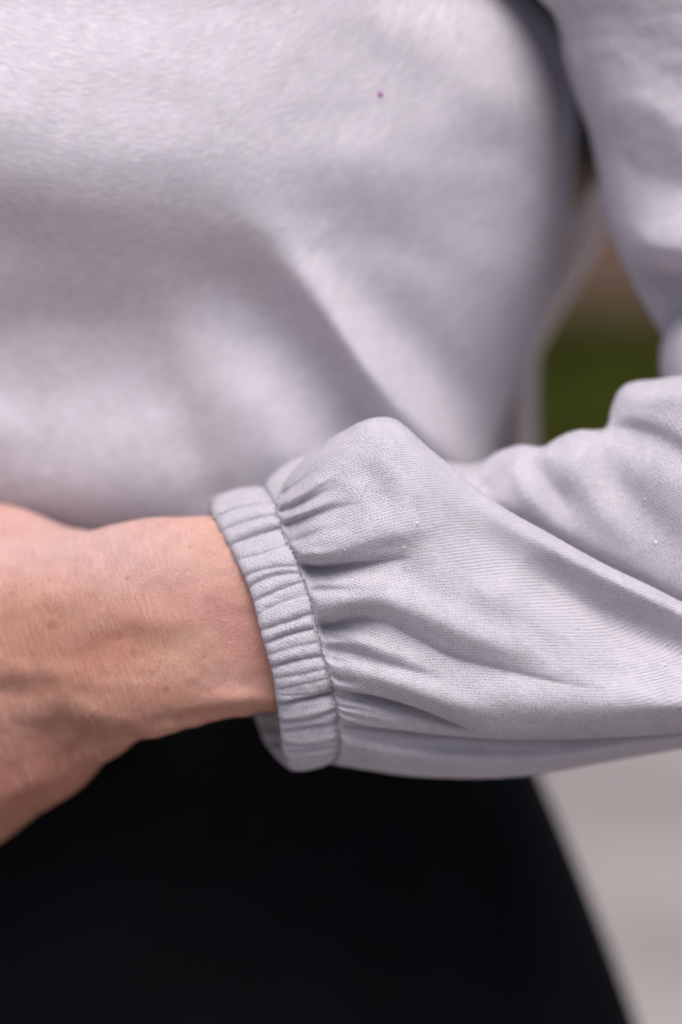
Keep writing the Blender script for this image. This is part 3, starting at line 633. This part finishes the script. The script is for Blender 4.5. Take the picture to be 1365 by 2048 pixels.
# ---- trousers
Et = [(1180,985),(1300,1000),(1450,1035),(1560,1083),(1640,1118),(1750,1164),(1860,1207),(1950,1241),(2048,1276),(2150,1306),(2400,1350)]
pt = np.linspace(1180, 2400, 240); at_ = table(pt, Et) - XC
tht = np.linspace(0, 2*np.pi, 300, endpoint=False); c_, s_ = np.cos(tht)[None], np.sin(tht)[None]
X = XC + at_[:, None] * np.sign(c_) * abs(c_) ** .85; Y = np.repeat(pt[:, None], 300, 1)
D = dvert(pt, 172)[:, None] - table(pt, [(1180,92),(1500,100),(2400,112)])[:, None] * np.sign(s_) * abs(s_) ** .9
fr_ = np.clip(s_ * 2, 0, 1)
D = D - fr_ * (fold(X, Y, [(735,1500,-1),(738,1750,-1.2),(742,2400,-1.2)], 5, 5, 'g') + vt(X / 160, Y / 260 + 7) * 3 + fold(X, Y, [(1000,1600,0),(1040,1800,3),(1080,2100,4)], 60, 60, 'g'))
T1 = Wm(C(np.stack([X, Y, D], -1))); hipc = T1[-1].mean(0); legs = []
for sgx in (-1, 1):
    rows = []
    for z in np.linspace(hipc[2] + .05, .032, 60):
        f_ = (hipc[2] + .05 - z) / (hipc[2] + .05 - .032); rx = .108 - .022*f_; ry = .115 - .02*f_
        cx = hipc[0] + sgx * (.096 + .01*f_); cy = hipc[1] + .0*f_
        rows.append(np.stack([cx + rx*np.cos(tht[::4]), cy - ry*np.sin(tht[::4]) * (1 + .05*np.sin(tht[::4]*3 + z*8)), np.full(75, z)], -1))
    rows = np.array(rows); legs.append((rows.reshape(-1, 3), gridF(60, 75, True, True), np.zeros((rows.shape[0]*75, 2))))
V, F, _ = join([(T1.reshape(-1, 3), gridF(240, 300, True, False), np.zeros((240*300, 2)))] + legs)
part('trousers', V, F, BLACK)

# ------------------------------------------------------------------ the body: one continuous skin surface (forearm, hands, trunk)
def axis_grid(parts):
    out = []
    for a, b, h in parts: out.append(np.arange(a, b, h))
    g = np.concatenate(out); return np.concatenate([g[:1], g[1:][np.diff(g) > .2]])
gx = axis_grid([(-330, -232, 7), (-232, -108, 2.6), (-108, -12, 1.1), (-12, 270, 7)])
gy = axis_grid([(-20, 55, 1.1), (55, 100, 2.5), (100, 250, 8)])
gz = axis_grid([(-150, -112, 6), (-112, 12, 1.1), (12, 380, 8)])
def smin(a, b, k):
    h = np.clip(.5 + .5*(b - a)/k, 0, 1); return b*(1-h) + a*h - k*h*(1-h)
def cone(Xc, a, b, ra, rb, sy=1.0):
    """tapered capsule between points (reference x,y,depth) with radii mm; sy flattens the depth"""
    A = C(a); B = C(b); s = np.array([1, 1/sy, 1]); A = A*s; B = B*s; ab = B - A; L2 = (ab**2).sum()
    Px, Py, Pz = Xc[0] - A[0], Xc[1]/sy - A[1], Xc[2] - A[2]
    t = np.clip((Px*ab[0] + Py*ab[1] + Pz*ab[2])/L2, 0, 1)
    return (np.sqrt((Px - t*ab[0])**2 + (Py - t*ab[1])**2 + (Pz - t*ab[2])**2) - (ra + (rb - ra)*t)) * min(1, sy)
TOP = [(-420,1135),(-300,1100),(-150,1085),(0,1086),(60,1084),(120,1074),(197,1054),(240,1044),(287,1037),(350,1032),(427,1029),(520,1030),(700,1030),(1000,1030),(1500,1020)]
BOT = [(-420,1470),(-300,1470),(-150,1455),(0,1445),(60,1445),(120,1450),(180,1462),(230,1478),(287,1479),(328,1469),(369,1457),(451,1436),(492,1430),(550,1421),(700,1415),(1000,1430),(1500,1450)]
SKF = [
 ([(560,1405,1.5),(480,1398,2.6),(420,1405,1.2),(370,1420,0)], 22, 22, 'g'),                # bone at the wrist
 ([(470,1425,-1),(400,1430,-1.5),(330,1440,-1),(280,1450,0)], 14, 12, 'g'),
 ([(540,1060,0),(460,1100,-1),(380,1140,0)], 40, 40, 'g'),
 ([(420,1320,0),(330,1300,-1.5),(230,1300,-1.8),(140,1330,-1.3),(40,1370,-1),(-100,1390,-.8)], 45, 40, 'g'),
 ([(330,1180,0),(220,1180,1.8),(100,1190,2),(-60,1200,2)], 60, 50, 'g'),
 ([(420,1230,0),(340,1240,1.2),(250,1235,.6),(160,1260,0)], 26, 30, 'g'),
 ([(110,1368,0),(60,1384,-.8),(0,1390,-1.2),(-100,1400,-1.2)], 18, 22, 'g'),
 ([(200,1340,0),(120,1345,1),(20,1350,1),(-80,1350,.5)], 24, 24, 'g'),
 ([(270,1440,0),(200,1435,1.5),(140,1425,1.5),(60,1440,.5)], 24, 30, 'g'),
 ([(265,1478,-1),(215,1480,-2.5),(170,1490,-2.5),(135,1515,-1.5),(110,1560,0)], 16, 20, 'g'),
 ([(160,1560,0),(90,1580,1.5),(0,1610,2)], 40, 40, 'g'),
]
def sdf(Xc):
    q0 = 682.5 + Xc[0]/(K*(FD + 8)); q1 = 1024 - Xc[2]/(K*(FD + 8))
    tp = np.interp(q0, *np.array(smoothpts(TOP)).T[:2]); bt = np.interp(q0, *np.array(smoothpts(BOT)).T[:2])
    sc = K*(FD + 20); ztp = (1024 - tp)*sc; zbt = (1024 - bt)*sc; cz = (ztp + zbt)/2; a = (ztp - zbt)/2
    cy = np.interp(q0, [-420, 0, 200, 350, 550, 1000, 1500], [40, 33, 25, 21, 20.5, 38, 60]); b = np.interp(q0, [-420, -150, 100, 300, 550, 1000, 1500], [14, 17, 20, 20, 20, 26, 30])
    az, ay = abs(Xc[2] - cz)/a, abs(Xc[1] - cy)/b
    e = (az**2.35 + ay**2.35)**(1/2.35)
    f = (e - 1)*np.minimum(a, b)
    xe = np.maximum(C((-330, 0, 30))[0] - Xc[0], Xc[0] - C((1500, 0, 30))[0]); f = np.maximum(f, xe)
    # heel of the hand below
    g = smin(cone(Xc, (160,1412,41), (45,1438,50), 20, 29.5, .9), cone(Xc, (45,1438,50), (-117,1490,60), 29.5, 39, .9), 4)
    g = smin(g, cone(Xc, (-117,1480,60), (-330,1520,56), 36, 18, .8), 6)
    f = smin(f, g, 11)
    # fingers of the near hand, off to the left, curled
    for (y, r, x0, l) in ((1165,8.5,-290,78), (1290,9.2,-330,88), (1420,9,-325,84), (1545,8,-290,66)):
        l1 = l/.154*.45; p0 = (x0+40, y, 42); p1 = (x0-l1, y+25, 40); p2 = (x0-l1*1.55, y+50, 58); p3 = (x0-l1*1.6, y+60, 78)
        fg = smin(cone(Xc, p0, p1, r+1, r), cone(Xc, p1, p2, r, r-.8), 1.5); fg = smin(fg, cone(Xc, p2, p3, r-.8, r-1.5), 1.5)
        f = smin(f, fg, 4 if y else 4)
    th1 = smin(cone(Xc, (150,1200,48), (-60,1190,66), 10, 11), cone(Xc, (-60,1190,66), (-230,1170,76), 10, 8.5), 2); f = smin(f, th1, 4)
    # far hand behind, upper left
    h2 = smin(cone(Xc, (150,1143,52), (0,1143,52), 14, 20.5, .85), cone(Xc, (0,1143,52), (-280,1180,68), 20.5, 31, .75), 6)
    h2 = smin(h2, cone(Xc, (-280,1180,72), (-520,1165,76), 28, 25, .85), 8)
    for (y, r, dx) in ((1180,8.4,0), (1255,8.8,20), (1330,8.4,10), (1395,7.4,-30)):
        fg = smin(cone(Xc, (-60,y-10,72), (110+dx,y,80), r+1, r), cone(Xc, (110+dx,y,80), (270+dx,y+8,78), r, r-1.2), 1.5); h2 = smin(h2, fg, 3)
    f = smin(f, h2, 1.5)
    # forearms, upper arms and trunk inside the clothes
    big = cone(Xc, (1450,1230,62), (1600,1060,92), 28, 27); big = smin(big, cone(Xc, (1600,1060,92), (1490,0,82), 26, 30), 8)
    big = smin(big, cone(Xc, (1490,0,82), (1150,-800,60), 30, 38), 12)
    big = smin(big, cone(Xc, (-520,1165,76), (-1080,1100,105), 26, 38), 8); big = smin(big, cone(Xc, (-1080,1100,105), (-1080,0,80), 38, 38), 10)
    big = smin(big, cone(Xc, (-1080,0,80), (-700,-800,50), 38, 42), 15)
    tr = smin(cone(Xc, (XC-320,-780,70), (XC+320,-780,70), 62, 62), cone(Xc, (XC,-700,95), (XC,1400,225), 80, 78, .8), 50)
    tr = smin(tr, cone(Xc, (XC,-900,60), (XC,-1400,20), 56, 52), 20)
    big = smin(big, tr, 30)
    f = smin(f, big, 6)
    # relief on the side the light falls on
    m = (q0 > -150) & (q0 < 620) & (q1 > 980) & (q1 < 1720) & (abs(f) < 9) & (Xc[1] < cy + 6)
    if m.any():
        h = np.zeros(int(m.sum())); qx, qy = q0[m], q1[m]
        for pts, w1, w2, k_ in SKF: h += fold(qx, qy, pts, w1, w2, k_)
        h += vn(qx/26, qy/18)*.25 + vn(qx/60, qy/60)*.5
        wt = sst(.5, -.3, (Xc[1][m] - cy[m])/np.maximum(b[m], 1))
        f = f.copy(); f[m] -= h*.8*wt*.9
    return f
Xg = np.meshgrid(gx, gy, gz, indexing='ij'); shp = Xg[0].shape
Fv = sdf([g.ravel() for g in Xg]).reshape(shp); ins = Fv < 0
nxx, nyy, nzz = shp
cs_ = [(i, j, k) for i in (0, 1) for j in (0, 1) for k in (0, 1)]
def sub(A, i, j, k): return A[i:nxx-1+i, j:nyy-1+j, k:nzz-1+k]
cnt = sum(sub(ins, *c).astype(np.int8) for c in cs_); act = (cnt > 0) & (cnt < 8)
idx = -np.ones(act.shape, np.int64); ids = np.argwhere(act); idx[act] = np.arange(len(ids))
acc = np.zeros((len(ids), 3)); num = np.zeros(len(ids)); G3 = (gx, gy, gz)
for a in cs_:
    for d in range(3):
        if a[d]: continue
        b = list(a); b[d] = 1
        ia = ids + np.array(a); ib = ids + np.array(b)
        fa = Fv[ia[:, 0], ia[:, 1], ia[:, 2]]; fb = Fv[ib[:, 0], ib[:, 1], ib[:, 2]]; m = (fa < 0) != (fb < 0)
        t_ = np.where(m, fa/(fa - fb + 1e-12), 0)
        pa = np.stack([G3[q][ia[:, q]] for q in range(3)], 1); pb = np.stack([G3[q][ib[:, q]] for q in range(3)], 1)
        acc[m] += (pa + (pb - pa)*t_[:, None])[m]; num[m] += 1
VB = acc/num[:, None]; quads = []
for d, (e1, e2) in enumerate(((1, 2), (2, 0), (0, 1))):
    sl0 = [slice(1, -1)]*3; sl0[d] = slice(0, -1); sl1 = list(sl0); sl1[d] = slice(1, None)
    A, B = ins[tuple(sl0)], ins[tuple(sl1)]; ch = np.argwhere(A != B); off = np.ones(3, int); off[d] = 0; g0 = ch + off
    def cell(o1, o2):
        c = g0.copy(); c[:, e1] -= o1; c[:, e2] -= o2; return idx[c[:, 0], c[:, 1], c[:, 2]]
    qd = np.stack([cell(1, 1), cell(0, 1), cell(0, 0), cell(1, 0)], 1); inside = A[A != B]
    qd[~inside] = qd[~inside][:, ::-1]; quads.append(qd)
FB = np.concatenate(quads); FB = FB[(FB >= 0).all(1)]
for _ in range(3):                                        # settle the points on the true surface
    e = .25; f0 = sdf([VB[:, 0], VB[:, 1], VB[:, 2]])
    gr = np.stack([sdf([VB[:, 0] + e*(q == 0), VB[:, 1] + e*(q == 1), VB[:, 2] + e*(q == 2)]) - f0 for q in range(3)], 1)/e
    st_ = np.clip(f0/((gr**2).sum(1) + .05), -.6, .6); VB -= gr*st_[:, None]
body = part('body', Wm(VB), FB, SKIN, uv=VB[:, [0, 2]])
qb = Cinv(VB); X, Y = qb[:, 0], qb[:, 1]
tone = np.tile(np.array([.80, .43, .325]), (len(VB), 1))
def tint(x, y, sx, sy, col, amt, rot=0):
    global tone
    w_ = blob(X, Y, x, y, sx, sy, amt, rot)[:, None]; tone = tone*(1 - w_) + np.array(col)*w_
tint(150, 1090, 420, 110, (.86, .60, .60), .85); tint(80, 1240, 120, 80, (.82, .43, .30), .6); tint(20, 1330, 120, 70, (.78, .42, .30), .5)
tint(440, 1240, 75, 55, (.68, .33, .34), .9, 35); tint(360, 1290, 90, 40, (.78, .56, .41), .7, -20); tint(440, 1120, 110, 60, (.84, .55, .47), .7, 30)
tint(470, 1360, 120, 45, (.84, .53, .46), .7, 10); tint(505, 1260, 60, 170, (.66, .34, .30), .55, -15); tint(220, 1300, 150, 55, (.70, .33, .235), .8, -10); tint(40, 1570, 190, 100, (.54, .235, .17), .9, -35); tint(60,1440,160,50,(.54,.30,.23),.7)  # heel of the hand: its downward-facing shade put into the skin colour
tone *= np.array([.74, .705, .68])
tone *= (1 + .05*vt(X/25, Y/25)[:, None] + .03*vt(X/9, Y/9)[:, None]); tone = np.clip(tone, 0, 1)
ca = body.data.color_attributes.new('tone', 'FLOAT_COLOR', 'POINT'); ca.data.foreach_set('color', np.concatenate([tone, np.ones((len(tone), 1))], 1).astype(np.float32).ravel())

# fine pale hairs on the wrist
r_ = np.random.default_rng(9); me = body.data; nrm = np.zeros(len(VB)*3, np.float32); me.vertices.foreach_get('normal', nrm); nrm = nrm.reshape(-1, 3).astype(float)
cand = np.where((X > 20) & (X < 540) & (Y > 1040) & (Y < 1480) & (nrm[:, 1] < -.1))[0]; pick = r_.choice(cand, 1500)
Bw = Wm(VB)[pick]; nv = nrm[pick]; m = len(pick); base_t = np.tile(np.array([-.75, 0, -.65]), (m, 1)) + r_.normal(0, .35, (m, 3)); base_t -= nv * (base_t * nv).sum(1, keepdims=True); base_t /= np.linalg.norm(base_t, axis=1, keepdims=True)
ln = r_.uniform(.0012, .0042, (m, 1)); side = np.cross(base_t, nv) * .000022; Vh = []; Fh = []
for q in range(4):
    a = q / 3; c_ = Bw + base_t * ln * a + nv * ln * (.35 * math.sin(a * 2.6)) + np.cross(base_t, nv) * ln * .15 * a * a; Vh += [c_ - side * (1 - a * .8), c_ + side * (1 - a * .8)]
Vh = np.stack(Vh, 1).reshape(-1, 3); k = np.arange(m)[:, None] * 8
Fh = np.concatenate([k + np.array([[2*q, 2*q+1, 2*q+3, 2*q+2]]) for q in range(3)])
hr = part('arm_hair', Vh, Fh, plain('pale_hair', (.62, .42, .28), .5)); hr['kind'] = 'stuff'
print('verts', len(VB), SLV.shape, 'sgn', sgn, sg2)
